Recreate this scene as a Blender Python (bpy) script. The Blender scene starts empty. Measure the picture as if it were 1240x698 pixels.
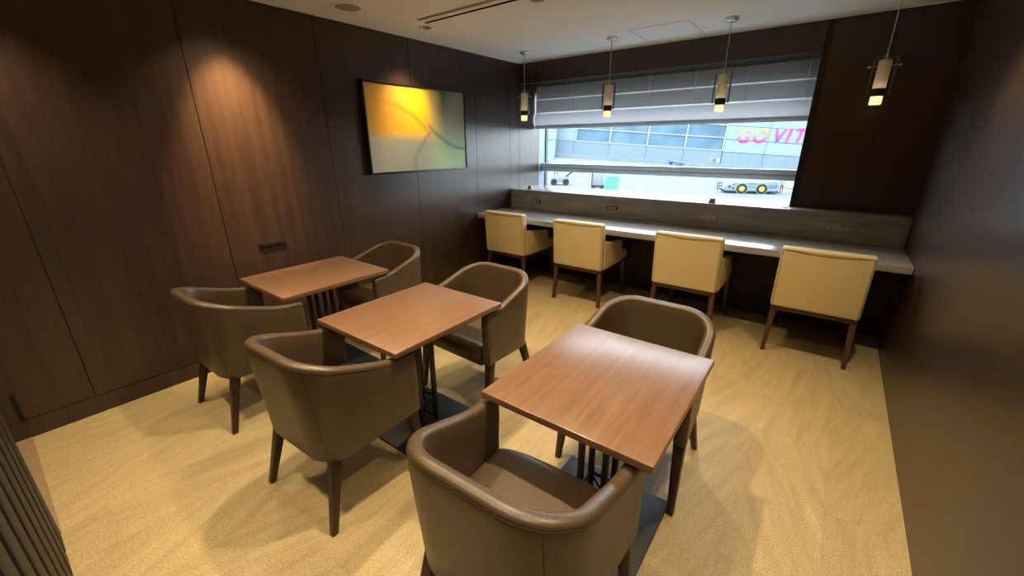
import bpy, bmesh, math, random
from mathutils import Vector, Matrix
random.seed(4)
S = bpy.context.scene
COL = S.collection
PI = math.pi

# ------------------------------------------------------------------ materials
def new_mat(name):
    m = bpy.data.materials.new(name); m.use_nodes = True
    nt = m.node_tree
    for n in list(nt.nodes):
        nt.nodes.remove(n)
    out = nt.nodes.new('ShaderNodeOutputMaterial')
    return m, nt, out

def N(nt, t, **kw):
    n = nt.nodes.new(t)
    for k, v in kw.items():
        if k in n.inputs.keys() if hasattr(n.inputs, 'keys') else False:
            n.inputs[k].default_value = v
        else:
            setattr(n, k, v)
    return n

def setin(n, **kw):
    for k, v in kw.items():
        n.inputs[k.replace('_', ' ')].default_value = v

def principled(nt, out, color=(.5, .5, .5), rough=.5, metal=0, spec=.5, coat=0, sheen=0):
    b = nt.nodes.new('ShaderNodeBsdfPrincipled')
    b.inputs['Base Color'].default_value = (*color, 1)
    b.inputs['Roughness'].default_value = rough
    b.inputs['Metallic'].default_value = metal
    b.inputs['Specular IOR Level'].default_value = spec
    b.inputs['Coat Weight'].default_value = coat
    b.inputs['Sheen Weight'].default_value = sheen
    nt.links.new(b.outputs[0], out.inputs[0])
    return b

def coords(nt, scale=(1, 1, 1), rot=(0, 0, 0), kind='Object'):
    tc = nt.nodes.new('ShaderNodeTexCoord')
    mp = nt.nodes.new('ShaderNodeMapping')
    mp.inputs['Scale'].default_value = scale
    mp.inputs['Rotation'].default_value = rot
    nt.links.new(tc.outputs[kind], mp.inputs[0])
    return mp

def noise(nt, vec, scale=5, detail=3, rough=.5):
    n = nt.nodes.new('ShaderNodeTexNoise')
    n.inputs['Scale'].default_value = scale
    n.inputs['Detail'].default_value = detail
    n.inputs['Roughness'].default_value = rough
    nt.links.new(vec, n.inputs['Vector'])
    return n

def ramp(nt, fac, stops):
    r = nt.nodes.new('ShaderNodeValToRGB')
    el = r.color_ramp.elements
    while len(el) > 1:
        el.remove(el[-1])
    el[0].position = stops[0][0]; el[0].color = (*stops[0][1], 1)
    for p, c in stops[1:]:
        e = el.new(p); e.color = (*c, 1)
    nt.links.new(fac, r.inputs[0])
    return r

def bump(nt, b, height, strength=.2, dist=.002):
    bp = nt.nodes.new('ShaderNodeBump')
    bp.inputs['Strength'].default_value = strength
    bp.inputs['Distance'].default_value = dist
    nt.links.new(height, bp.inputs['Height'])
    nt.links.new(bp.outputs[0], b.inputs['Normal'])

def mat_plain(name, color, rough=.5, metal=0, spec=.5, var=.06, nscale=12, coat=0, bumpy=0):
    m, nt, out = new_mat(name)
    b = principled(nt, out, color, rough, metal, spec, coat)
    mp = coords(nt)
    n = noise(nt, mp.outputs[0], nscale, 3)
    lo = tuple(max(0, c * (1 - var)) for c in color); hi = tuple(min(1, c * (1 + var)) for c in color)
    r = ramp(nt, n.outputs[0], [(.3, lo), (.7, hi)])
    nt.links.new(r.outputs[0], b.inputs['Base Color'])
    if bumpy:
        bump(nt, b, n.outputs[0], bumpy)
    return m

def mat_wood(name, dark, light, scale=(1, 1, 1), rough=.35, spec=.5, fine=60, rvar=.08, bumps=.05):
    """straight grained veneer; scale is small along the grain"""
    m, nt, out = new_mat(name)
    b = principled(nt, out, dark, rough, 0, spec)
    mp = coords(nt, scale)
    n1 = noise(nt, mp.outputs[0], fine, 4, .65)
    n2 = noise(nt, mp.outputs[0], fine * .15, 3)
    mx = nt.nodes.new('ShaderNodeMix'); mx.data_type = 'FLOAT'
    mx.inputs[0].default_value = .4
    nt.links.new(n1.outputs[0], mx.inputs[2]); nt.links.new(n2.outputs[0], mx.inputs[3])
    r = ramp(nt, mx.outputs[0], [(.36, dark), (.64, light)])
    nt.links.new(r.outputs[0], b.inputs['Base Color'])
    mr = nt.nodes.new('ShaderNodeMapRange')
    mr.inputs['To Min'].default_value = rough - rvar; mr.inputs['To Max'].default_value = rough + rvar
    nt.links.new(n1.outputs[0], mr.inputs[0]); nt.links.new(mr.outputs[0], b.inputs['Roughness'])
    if bumps:
        bump(nt, b, n1.outputs[0], bumps, .001)
    return m

def mat_fabric(name, color, color2, rough=.6, spec=.4, scale=500, bs=.35):
    m, nt, out = new_mat(name)
    b = principled(nt, out, color, rough, 0, spec, 0, 0)
    a = coords(nt, (1, 1, .25)); c = coords(nt, (.25, 1, 1)); c2 = coords(nt, (1, .25, 1))
    n1 = noise(nt, a.outputs[0], scale, 1); n2 = noise(nt, c.outputs[0], scale, 1); n3 = noise(nt, c2.outputs[0], scale, 1)
    ad = nt.nodes.new('ShaderNodeMath'); ad.operation = 'ADD'
    nt.links.new(n1.outputs[0], ad.inputs[0]); nt.links.new(n2.outputs[0], ad.inputs[1])
    ad2 = nt.nodes.new('ShaderNodeMath'); ad2.operation = 'ADD'
    nt.links.new(ad.outputs[0], ad2.inputs[0]); nt.links.new(n3.outputs[0], ad2.inputs[1])
    dv = nt.nodes.new('ShaderNodeMath'); dv.operation = 'MULTIPLY'; dv.inputs[1].default_value = 1 / 3
    nt.links.new(ad2.outputs[0], dv.inputs[0])
    r = ramp(nt, dv.outputs[0], [(.4, color), (.6, color2)])
    nt.links.new(r.outputs[0], b.inputs['Base Color'])
    bump(nt, b, dv.outputs[0], bs, .0008)
    return m

def mat_emit(name, color, strength):
    m, nt, out = new_mat(name)
    e = nt.nodes.new('ShaderNodeEmission')
    e.inputs[0].default_value = (*color, 1); e.inputs[1].default_value = strength
    nt.links.new(e.outputs[0], out.inputs[0])
    return m

M = {}
M['veneer'] = mat_wood('veneer_dark', (.029, .0155, .010), (.060, .033, .021), (1, 1, .03), rough=.33, spec=.6, fine=150, rvar=.05)
M['veneer_black'] = mat_wood('veneer_black', (.010, .006, .005), (.020, .012, .010), (1, 1, .04), rough=.6, fine=70)
M['table_wood'] = mat_wood('table_wood', (.140, .072, .036), (.215, .115, .062), (1, .03, 1), rough=.31, spec=.5, fine=330, rvar=.04)
M['leg_wood'] = mat_wood('leg_wood', (.012, .006, .004), (.028, .013, .008), (1, 1, .1), rough=.4, fine=60)
M['walnut'] = mat_wood('walnut', (.050, .020, .010), (.10, .042, .022), (1, 1, .1), rough=.4, fine=60)
M['stone_top'] = mat_wood('counter_laminate', (.30, .29, .265), (.46, .445, .41), (.12, 1, 1), rough=.2, spec=.6, fine=45, rvar=.04, bumps=.03)
M['ceiling'] = mat_plain('ceiling_paint', (.90, .91, .89), .9, var=.015, nscale=40)
M['white'] = mat_plain('white_paint', (.80, .81, .82), .5, var=.02)
M['fabric_brown'] = mat_fabric('brown_weave', (.043, .0265, .0125), (.094, .060, .029), rough=.40, spec=.6)
M['fabric_seam'] = mat_plain('brown_seam', (.035, .024, .014), .6)
M['fabric_yellow'] = mat_fabric('yellow_leather', (.66, .53, .26), (.72, .59, .31), rough=.5, spec=.4, scale=300, bs=.2)
M['yellow_seam'] = mat_plain('yellow_seam', (.33, .22, .07), .6)
M['iron'] = mat_plain('black_iron', (.012, .012, .014), .45, 0, .5, var=.2)
M['plate'] = mat_plain('black_base_plate', (.010, .011, .013), .5, .0, .5, var=.15)
M['steel'] = mat_plain('brushed_steel', (.55, .53, .50), .3, 1, var=.05)
M['dark_steel'] = mat_plain('dark_steel', (.20, .19, .17), .35, .9, var=.05)
M['bronze'] = mat_plain('dark_bronze', (.06, .045, .035), .35, .8, var=.1)
M['black_plastic'] = mat_plain('black_plastic', (.006, .006, .006), .5, 0, .3)
M['white_plastic'] = mat_plain('white_plastic', (.62, .61, .58), .4)
M['grey_plastic'] = mat_plain('grey_plastic', (.35, .34, .32), .45)
M['grille'] = mat_plain('speaker_grille', (.33, .33, .28), .8, nscale=300, var=.3)
M['frame_black'] = mat_plain('frame_black', (.010, .009, .009), .35)
M['rail_grey'] = mat_plain('rail_grey', (.66, .72, .80), .4, .0, var=.04)
M['rail_dark'] = mat_plain('rail_dark', (.03, .032, .036), .5)
M['gasket'] = mat_plain('gasket', (.06, .07, .08), .6)
M['window_white'] = mat_plain('window_frame_paint', (.17, .21, .25), .35, var=.02)
M['lamp_glow'] = mat_emit('lamp_glow', (1.0, .77, .34), 1.0)
M['bulb_glow'] = mat_emit('bulb_glow', (1.0, .82, .50), 4.5)
M['downlight_glow'] = mat_emit('downlight_glow', (1.0, .80, .52), 6)
M['hatch_line'] = mat_plain('hatch_line', (.40, .41, .40), .6)
M['slot_brown'] = mat_plain('slot_brown', (.36, .30, .22), .6)
M['threshold'] = mat_plain('threshold_strip', (.26, .18, .095), .45, nscale=120, var=.25)

def make_shade():
    m, nt, out = new_mat('frosted_glass_shade')
    b = nt.nodes.new('ShaderNodeBsdfPrincipled')
    setin(b, Base_Color=(.86, .84, .76, 1), Roughness=.45)
    t = nt.nodes.new('ShaderNodeBsdfTranslucent'); t.inputs[0].default_value = (.95, .9, .8, 1)
    mx = nt.nodes.new('ShaderNodeMixShader'); mx.inputs[0].default_value = .40
    mp = coords(nt); n = noise(nt, mp.outputs[0], 60, 2)
    bump(nt, b, n.outputs[0], .1)
    nt.links.new(b.outputs[0], mx.inputs[1]); nt.links.new(t.outputs[0], mx.inputs[2])
    nt.links.new(mx.outputs[0], out.inputs[0])
    return m
M['shade'] = make_shade()

def make_glass(name, tint=(.93, .97, .98)):
    m, nt, out = new_mat(name)
    tr = nt.nodes.new('ShaderNodeBsdfTransparent'); tr.inputs[0].default_value = (*tint, 1)
    gl = nt.nodes.new('ShaderNodeBsdfGlossy'); gl.inputs['Roughness'].default_value = .01
    fr = nt.nodes.new('ShaderNodeFresnel'); fr.inputs[0].default_value = 1.45
    geo = nt.nodes.new('ShaderNodeNewGeometry')
    inv = nt.nodes.new('ShaderNodeMath'); inv.operation = 'SUBTRACT'; inv.inputs[0].default_value = 1
    nt.links.new(geo.outputs['Backfacing'], inv.inputs[1])
    mul = nt.nodes.new('ShaderNodeMath'); mul.operation = 'MULTIPLY'
    nt.links.new(fr.outputs[0], mul.inputs[0]); nt.links.new(inv.outputs[0], mul.inputs[1])
    mx = nt.nodes.new('ShaderNodeMixShader')
    nt.links.new(mul.outputs[0], mx.inputs[0])
    nt.links.new(tr.outputs[0], mx.inputs[1]); nt.links.new(gl.outputs[0], mx.inputs[2])
    nt.links.new(mx.outputs[0], out.inputs[0])
    return m
M['glass'] = make_glass('window_glass')

def make_blind(name, col, tl, rough=.8, f=.35):
    m, nt, out = new_mat(name)
    b = nt.nodes.new('ShaderNodeBsdfPrincipled')
    setin(b, Base_Color=(*col, 1), Roughness=rough)
    mp = coords(nt, (1, 1, 8)); n = noise(nt, mp.outputs[0], 300, 1)
    r = ramp(nt, n.outputs[0], [(.3, tuple(c * .9 for c in col)), (.7, tuple(min(1, c * 1.1) for c in col))])
    nt.links.new(r.outputs[0], b.inputs['Base Color'])
    t = nt.nodes.new('ShaderNodeBsdfTranslucent'); t.inputs[0].default_value = (*tl, 1)
    mx = nt.nodes.new('ShaderNodeMixShader'); mx.inputs[0].default_value = f
    nt.links.new(b.outputs[0], mx.inputs[1]); nt.links.new(t.outputs[0], mx.inputs[2])
    nt.links.new(mx.outputs[0], out.inputs[0])
    return m
M['blind_sheer'] = make_blind('blind_sheer', (.38, .38, .38), (.52, .53, .54), f=.38)
M['blind_fold'] = make_blind('blind_fold', (.62, .61, .62), (.80, .79, .81), f=.42)
M['blind_seam'] = make_blind('blind_seam', (.88, .88, .88), (.95, .95, .95), f=.6)  # daylight through the seams, put in as near-white colour and translucency
M['blind_dark'] = mat_plain('blind_underside_shadow', (.06, .06, .06), .8)

def make_floor():
    m, nt, out = new_mat('floor_tiles')
    b = principled(nt, out, (.5, .4, .25), .42, 0, .45)
    L = nt.links.new
    tc = nt.nodes.new('ShaderNodeTexCoord')
    sp = nt.nodes.new('ShaderNodeSeparateXYZ'); L(tc.outputs['Object'], sp.inputs[0])
    def mth(op, a, b_=None, c_=None):
        n = nt.nodes.new('ShaderNodeMath'); n.operation = op
        for i, v in enumerate((a, b_, c_)):
            if v is None: continue
            if isinstance(v, (int, float)): n.inputs[i].default_value = v
            else: L(v, n.inputs[i])
        return n.outputs[0]
    tx, ty = .31, .9
    gx = mth('DIVIDE', mth('SUBTRACT', sp.outputs[0], .25), tx)
    ix = mth('FLOOR', gx)
    # every other column is shifted by half a tile
    par = mth('FLOORED_MODULO', ix, 2.0)
    gy = mth('DIVIDE', mth('ADD', sp.outputs[1], mth('ADD', mth('MULTIPLY', par, .45), .6)), ty)
    iy = mth('FLOOR', gy)
    fx = mth('SUBTRACT', gx, ix); fy = mth('SUBTRACT', gy, iy)
    cb = nt.nodes.new('ShaderNodeCombineXYZ'); L(ix, cb.inputs[0]); L(iy, cb.inputs[1])
    wn = nt.nodes.new('ShaderNodeTexWhiteNoise'); wn.noise_dimensions = '2D'; L(cb.outputs[0], wn.inputs['Vector'])
    # rotate coords per tile
    ang = mth('MULTIPLY', mth('SUBTRACT', wn.outputs['Value'], .5), .75)
    vr = nt.nodes.new('ShaderNodeVectorRotate'); vr.rotation_type = 'Z_AXIS'
    L(tc.outputs['Object'], vr.inputs['Vector']); L(ang, vr.inputs['Angle'])
    va = nt.nodes.new('ShaderNodeVectorMath'); va.operation = 'MULTIPLY_ADD'
    L(wn.outputs['Color'], va.inputs[0]); va.inputs[1].default_value = (20, 20, 20); L(vr.outputs[0], va.inputs[2])
    mp = nt.nodes.new('ShaderNodeMapping'); mp.inputs['Scale'].default_value = (1, .09, 1); L(va.outputs[0], mp.inputs[0])
    n1 = noise(nt, mp.outputs[0], 27, 4, .6)      # veins
    n2 = noise(nt, tc.outputs['Object'], 170, 3, .7)  # speckle
    mp2 = nt.nodes.new('ShaderNodeMapping'); mp2.inputs['Scale'].default_value = (1, .25, 1); L(va.outputs[0], mp2.inputs[0])
    n3 = noise(nt, mp2.outputs[0], 3.5, 3)
    r1 = ramp(nt, n1.outputs[0], [(.28, (.39, .295, .145)), (.5, (.47, .36, .18)), (.66, (.49, .38, .195)), (.75, (.60, .495, .30))])
    r2 = ramp(nt, n2.outputs[0], [(.36, (.55, .50, .42)), (.5, (.94, .94, .93)), (.62, (1.0, 1.0, 1.0))])
    r3 = ramp(nt, n3.outputs[0], [(.3, (.90, .89, .86)), (.7, (1, 1, 1))])
    def mul(a, c):
        x = nt.nodes.new('ShaderNodeMix'); x.data_type = 'RGBA'; x.blend_type = 'MULTIPLY'; x.inputs[0].default_value = 1
        L(a, x.inputs[6]); L(c, x.inputs[7]); return x.outputs[2]
    c = mul(mul(r1.outputs[0], r2.outputs[0]), r3.outputs[0])
    # thin joints
    ex = mth('MULTIPLY', mth('MINIMUM', fx, mth('SUBTRACT', 1.0, fx)), tx)
    ey = mth('MULTIPLY', mth('MINIMUM', fy, mth('SUBTRACT', 1.0, fy)), ty)
    e = mth('MINIMUM', ex, ey)
    j = ramp(nt, mth('MULTIPLY', e, 400.0), [(0.25, (.86, .84, .80)), (.6, (1, 1, 1))])
    c = mul(c, j.outputs[0])
    L(c, b.inputs['Base Color'])
    bump(nt, b, n2.outputs[0], .12, .001)
    return m
M['floor'] = make_floor()

def make_painting():
    m, nt, out = new_mat('abstract_canvas')
    b = principled(nt, out, (.5, .5, .3), .55, 0, .3)
    L = nt.links.new
    tc = nt.nodes.new('ShaderNodeTexCoord')
    ns = noise(nt, tc.outputs['Object'], 4, 4, .6)
    w = nt.nodes.new('ShaderNodeVectorMath'); w.operation = 'MULTIPLY_ADD'
    sub = nt.nodes.new('ShaderNodeVectorMath'); sub.operation = 'SUBTRACT'; sub.inputs[1].default_value = (.5, .5, .5)
    L(ns.outputs['Color'], sub.inputs[0]); L(sub.outputs[0], w.inputs[0]); w.inputs[1].default_value = (.05, .05, .05); L(tc.outputs['Object'], w.inputs[2])
    sp = nt.nodes.new('ShaderNodeSeparateXYZ'); L(w.outputs[0], sp.inputs[0])
    def mth(op, a, b_=None, clamp=False):
        n = nt.nodes.new('ShaderNodeMath'); n.operation = op; n.use_clamp = clamp
        for i, v in enumerate((a, b_)):
            if v is None: continue
            if isinstance(v, (int, float)): n.inputs[i].default_value = v
            else: L(v, n.inputs[i])
        return n.outputs[0]
    # canvas: object y -.57..57 (left to right), z -.355...355
    U = mth('ADD', mth('DIVIDE', sp.outputs[1], 1.14), .5)
    V = mth('ADD', mth('DIVIDE', sp.outputs[2], .71), .5)
    def sm(x, a, c):
        n = nt.nodes.new('ShaderNodeMapRange'); n.interpolation_type = 'SMOOTHSTEP'
        n.inputs['From Min'].default_value = a; n.inputs['From Max'].default_value = c
        L(x, n.inputs[0]); return n.outputs[0]
    def mix(f, a, c):
        x = nt.nodes.new('ShaderNodeMix'); x.data_type = 'RGBA'
        if isinstance(f, float): x.inputs[0].default_value = f
        else: L(f, x.inputs[0])
        for i, v in ((6, a), (7, c)):
            if isinstance(v, tuple): x.inputs[i].default_value = (*v, 1)
            else: L(v, x.inputs[i])
        return x.outputs[2]
    grey_lo = mix(sm(U, .0, .5), (.38, .39, .33), (.31, .35, .30))
    green = mix(sm(V, .1, .75), (.38, .58, .34), (.27, .31, .26))
    base = mix(sm(U, .5, .72), grey_lo, green)
    dk = mth('MULTIPLY', sm(V, .55, 1.0), mth('SUBTRACT', 1.0, sm(mth('ABSOLUTE', mth('SUBTRACT', U, .72)), .0, .16)))
    base = mix(dk, base, (.07, .10, .04))
    ygreen = mth('MULTIPLY', mth('SUBTRACT', 1.0, sm(mth('ABSOLUTE', mth('SUBTRACT', U, .66)), .0, .1)), sm(V, .25, .5))
    base = mix(mth('MULTIPLY', ygreen, .7), base, (.55, .50, .12))
    yel = mix(sm(mth('ADD', U, mth('MULTIPLY', V, -.35)), -.15, .3), (.55, .30, .04), (1.0, .56, .015))
    mask = mth('MULTIPLY', mth('SUBTRACT', 1.0, sm(U, .54, .68)), sm(V, .34, .50))
    col = mix(mask, base, yel)
    def arc(cx, cy, r, wd, lo, hi, colr, amt, col, axis):
        du = mth('SUBTRACT', U, cx); dv = mth('SUBTRACT', V, cy)
        d = mth('SQRT', mth('ADD', mth('MULTIPLY', du, du), mth('MULTIPLY', dv, dv)))
        a = mth('SUBTRACT', 1.0, sm(mth('ABSOLUTE', mth('SUBTRACT', d, r)), 0, wd))
        s = U if axis == 'u' else V
        g = mth('MULTIPLY', sm(s, lo - .06, lo), mth('SUBTRACT', 1.0, sm(s, hi, hi + .06)))
        up = sm(mth('SUBTRACT', V, cy) if axis == 'u' and cy < .5 else mth('SUBTRACT', cx, U) if axis == 'v' else mth('SUBTRACT', cy, V), 0, .02)
        return mix(mth('MULTIPLY', mth('MULTIPLY', mth('MULTIPLY', a, g), up), amt), col, colr)
    col = arc(.0, .2, .63, .035, -.05, .56, (.55, .20, .03), .6, col, 'u')
    col = arc(1.15, .93, .69, .045, .60, 1.1, (.10, .26, .20), .75, col, 'u')
    col = arc(1.1, 0, .69, .04, -.1, .44, (.18, .21, .19), .55, col, 'v')
    st = noise(nt, coords(nt, (1, 1, 6)).outputs[0], 60, 2)
    r = ramp(nt, st.outputs[0], [(.3, (.88, .88, .88)), (.7, (1, 1, 1))])
    x = nt.nodes.new('ShaderNodeMix'); x.data_type = 'RGBA'; x.blend_type = 'MULTIPLY'; x.inputs[0].default_value = 1
    L(col, x.inputs[6]); L(r.outputs[0], x.inputs[7])
    L(x.outputs[2], b.inputs['Base Color'])
    return m
M['painting'] = make_painting()

# outdoor
M['apron'] = mat_plain('apron_concrete', (0.083, 0.088, 0.092), .8, var=.10, nscale=.35)
M['facade'] = mat_plain('facade_panel', (0.088, 0.113, 0.135), .5, var=.03, nscale=1)
M['facade_light'] = mat_plain('facade_panel_light', (0.116, 0.148, 0.160), .5, var=.02, nscale=1)
M['facade_low'] = mat_plain('facade_soffit', (0.095, 0.112, 0.117), .6, var=.06, nscale=2)
M['facade_joint'] = mat_plain('facade_joint', (0.036, 0.055, 0.069), .7)
M['facade_glass'] = mat_plain('facade_glass', (0.056, 0.090, 0.122), .25, 0, .5, var=.25, nscale=.7)
M['mullion'] = mat_plain('mullion_white', (0.138, 0.154, 0.158), .4)
M['paint_white'] = mat_plain('line_paint', (0.111, 0.117, 0.120), .7)
M['paint_green'] = mat_plain('green_paint', (0.018, 0.091, 0.060), .7, nscale=1)
M['tug_white'] = mat_plain('tug_body', (0.125, 0.150, 0.158), .4)
M['tug_dark'] = mat_plain('tug_dark', (0.013, 0.020, 0.026), .5)
M['tyre'] = mat_plain('tyre_rubber', (0.020, 0.020, 0.026), .8)
M['hub_yellow'] = mat_plain('hub_yellow', (0.317, 0.224, 0.020), .5)
M['blue_sign'] = mat_plain('blue_sign', (0.010, 0.020, 0.158), .5)
M['ink'] = mat_plain('sign_ink', (0.026, 0.040, 0.059), .6)
M['grey_ink'] = mat_plain('sign_grey_ink', (0.026, 0.033, 0.040), .6)
M['orange'] = mat_plain('orange_paint', (0.277, 0.112, 0.040), .5)
M['skin'] = mat_plain('skin', (0.330, 0.198, 0.132), .6)
M['shirt'] = mat_plain('worker_shirt', (0.172, 0.185, 0.185), .8)
M['trousers'] = mat_plain('worker_trousers', (0.218, 0.046, 0.040), .8)
M['hair'] = mat_plain('dark_hair', (0.020, 0.017, 0.013), .7)

def make_grad(name, bottom, top, z0, z1):
    m, nt, out = new_mat(name)
    b = principled(nt, out, bottom, .5)
    tc = nt.nodes.new('ShaderNodeTexCoord'); sp = nt.nodes.new('ShaderNodeSeparateXYZ')
    nt.links.new(tc.outputs['Object'], sp.inputs[0])
    mr = nt.nodes.new('ShaderNodeMapRange'); mr.inputs['From Min'].default_value = z0; mr.inputs['From Max'].default_value = z1
    nt.links.new(sp.outputs[1], mr.inputs[0])
    r = ramp(nt, mr.outputs[0], [(.1, bottom), (.85, top)])
    nt.links.new(r.outputs[0], b.inputs['Base Color'])
    return m
M['letter_warm'] = make_grad('letter_warm', (0.304, 0.023, 0.106), (0.297, 0.185, 0.059), 0, .8)
M['letter_violet'] = make_grad('letter_violet', (0.092, 0.026, 0.198), (0.297, 0.043, 0.178), 0, .8)
M['letter_pink'] = make_grad('letter_pink', (0.310, 0.043, 0.224), (0.284, 0.026, 0.132), 0, .8)

for _k in ('apron', 'facade', 'facade_light', 'facade_low', 'facade_joint', 'facade_glass', 'mullion', 'paint_white', 'paint_green', 'tug_white', 'tug_dark', 'tyre',
           'hub_yellow', 'blue_sign', 'ink', 'grey_ink', 'orange', 'shirt', 'trousers', 'letter_warm', 'letter_violet', 'letter_pink'):
    for _n in M[_k].node_tree.nodes:
        if _n.type == 'BSDF_PRINCIPLED':
            _n.inputs['Specular IOR Level'].default_value = .02
            _n.inputs['Roughness'].default_value = .9

# ------------------------------------------------------------------ mesh helpers
def sharpen(bm, deg=35):
    a = math.radians(deg)
    for e in bm.edges:
        if len(e.link_faces) == 2:
            e.smooth = e.calc_face_angle(0) < a
    for f in bm.faces:
        f.smooth = True

def obj(name, bm, mat, parent=None, sharp=35):
    if sharp:
        sharpen(bm, sharp)
    me = bpy.data.meshes.new(name)
    bm.to_mesh(me); bm.free()
    mats = mat if isinstance(mat, (list, tuple)) else [mat]
    for x in mats:
        me.materials.append(x)
    o = bpy.data.objects.new(name, me)
    COL.objects.link(o)
    if parent is not None:
        o.parent = parent
    return o

def BM():
    return bmesh.new()

def box(bm, x0, x1, y0, y1, z0, z1, bev=0, seg=2, mi=0, mtx=None):
    r = bmesh.ops.create_cube(bm, size=1)
    vs = r['verts']
    for v in vs:
        v.co = Vector(((v.co.x + .5) * (x1 - x0) + x0, (v.co.y + .5) * (y1 - y0) + y0, (v.co.z + .5) * (z1 - z0) + z0))
    fs = set(f for v in vs for f in v.link_faces)
    if bev > 0:
        es = list(set(e for v in vs for e in v.link_edges))
        rr = bmesh.ops.bevel(bm, geom=es, offset=bev, segments=seg, affect='EDGES', profile=.5)
        fs = set(rr['faces']) | set(f for f in fs if f.is_valid)
        vs = list(set(v for f in fs for v in f.verts))
    for f in fs:
        if f.is_valid:
            f.material_index = mi
    if mtx is not None:
        for v in vs:
            v.co = mtx @ v.co
    return vs

def taper(bm, p0, p1, s0, s1, bev=.004, mi=0):
    """square tapering leg from p0 (size s0) to p1 (size s1); sizes (sx, sy)"""
    a = []
    for p, s in ((p0, s0), (p1, s1)):
        a.append([bm.verts.new((p[0] + sx * s[0] / 2, p[1] + sy * s[1] / 2, p[2])) for sx, sy in ((-1, -1), (1, -1), (1, 1), (-1, 1))])
    fs = [bm.faces.new(a[0][::-1]), bm.faces.new(a[1])]
    for i in range(4):
        j = (i + 1) % 4
        fs.append(bm.faces.new((a[0][i], a[0][j], a[1][j], a[1][i])))
    es = list(set(e for f in fs for e in f.edges))
    bmesh.ops.recalc_face_normals(bm, faces=fs)
    if bev:
        bmesh.ops.bevel(bm, geom=es, offset=bev, segments=2, affect='EDGES', profile=.5)

def cyl(bm, p0, p1, r0, r1=None, seg=20, caps=True, mi=0):
    if r1 is None: r1 = r0
    p0 = Vector(p0); p1 = Vector(p1)
    d = (p1 - p0).normalized()
    a = Vector((1, 0, 0)) if abs(d.x) < .9 else Vector((0, 1, 0))
    u = d.cross(a).normalized(); v = d.cross(u)
    R = []
    for p, r in ((p0, r0), (p1, r1)):
        R.append([bm.verts.new(p + (u * math.cos(2 * PI * i / seg) + v * math.sin(2 * PI * i / seg)) * r) for i in range(seg)])
    fs = []
    for i in range(seg):
        j = (i + 1) % seg
        fs.append(bm.faces.new((R[0][i], R[0][j], R[1][j], R[1][i])))
    if caps:
        fs.append(bm.faces.new(R[0][::-1])); fs.append(bm.faces.new(R[1]))
    for f in fs: f.material_index = mi
    bmesh.ops.recalc_face_normals(bm, faces=fs)

def lathe(bm, prof, c=(0, 0, 0), seg=32, mi=0):
    """prof: list of (r, z); revolve about z through c"""
    rings = []
    for r, z in prof:
        if r < 1e-6:
            rings.append([bm.verts.new((c[0], c[1], c[2] + z))])
        else:
            rings.append([bm.verts.new((c[0] + r * math.cos(2 * PI * i / seg), c[1] + r * math.sin(2 * PI * i / seg), c[2] + z)) for i in range(seg)])
    fs = []
    for a, b in zip(rings, rings[1:]):
        for i in range(seg):
            j = (i + 1) % seg
            if len(a) == 1 and len(b) == 1: continue
            if len(a) == 1: fs.append(bm.faces.new((a[0], b[i], b[j])))
            elif len(b) == 1: fs.append(bm.faces.new((a[i], a[j], b[0])))
            else: fs.append(bm.faces.new((a[i], a[j], b[j], b[i])))
    for f in fs: f.material_index = mi
    bmesh.ops.recalc_face_normals(bm, faces=fs)

def tube(bm, pts, r, seg=8):
    pts = [Vector(p) for p in pts]
    prev = None; rings = []
    for i, p in enumerate(pts):
        d = (pts[min(i + 1, len(pts) - 1)] - pts[max(i - 1, 0)]).normalized()
        if prev is None:
            a = Vector((0, 0, 1)) if abs(d.z) < .9 else Vector((1, 0, 0))
            u = d.cross(a).normalized()
        else:
            u = (prev - d * prev.dot(d)).normalized()
        prev = u; v = d.cross(u)
        rings.append([bm.verts.new(p + (u * math.cos(2 * PI * k / seg) + v * math.sin(2 * PI * k / seg)) * r) for k in range(seg)])
    for a, b in zip(rings, rings[1:]):
        for k in range(seg):
            l = (k + 1) % seg
            bm.faces.new((a[k], a[l], b[l], b[k]))
    bm.faces.new(rings[0][::-1]); bm.faces.new(rings[-1])
    bmesh.ops.recalc_face_normals(bm, faces=bm.faces)

def empty(name, loc=(0, 0, 0), rz=0):
    o = bpy.data.objects.new(name, None)
    COL.objects.link(o)
    o.location = loc; o.rotation_euler = (0, 0, rz); o.empty_display_size = .1
    return o

def tag(o, label, cat, group=None, kind=None):
    o['label'] = label; o['category'] = cat
    if group: o['group'] = group
    if kind: o['kind'] = kind
    return o

def struct(o, label=None, cat=None):
    o['kind'] = 'structure'
    if label: o['label'] = label
    if cat: o['category'] = cat
    return o

def dup(root, loc, rz=None, label=None):
    r = root.copy(); COL.objects.link(r); r.location = loc
    if rz is not None: r.rotation_euler = (0, 0, rz)
    if label: r['label'] = label
    for ch in list(root.children):
        c = ch.copy(); COL.objects.link(c); c.parent = r
        for g in list(ch.children):
            d = g.copy(); COL.objects.link(d); d.parent = c
    return r

# ------------------------------------------------------------------ dimensions
W, H = 3.608, 2.313
FY = -4.345         # near edge of the room floor
CT, CB = .72, .67   # counter top / underside
BS = .936           # top of the backsplash

# ------------------------------------------------------------------ shell
bm = BM(); box(bm, -.1, W + .1, -6.6, .64, -.12, 0)
struct(obj('floor', bm, M['floor']), 'beige veined stone tile floor of the lounge', 'floor')

# floor strip under the sliding door, in front of the corridor
bm = BM(); box(bm, 0, .94, -4.60, FY, 0, .003)
struct(obj('trim_1', bm, M['threshold']), 'brown threshold strip on the floor at the doorway', 'threshold')

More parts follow.
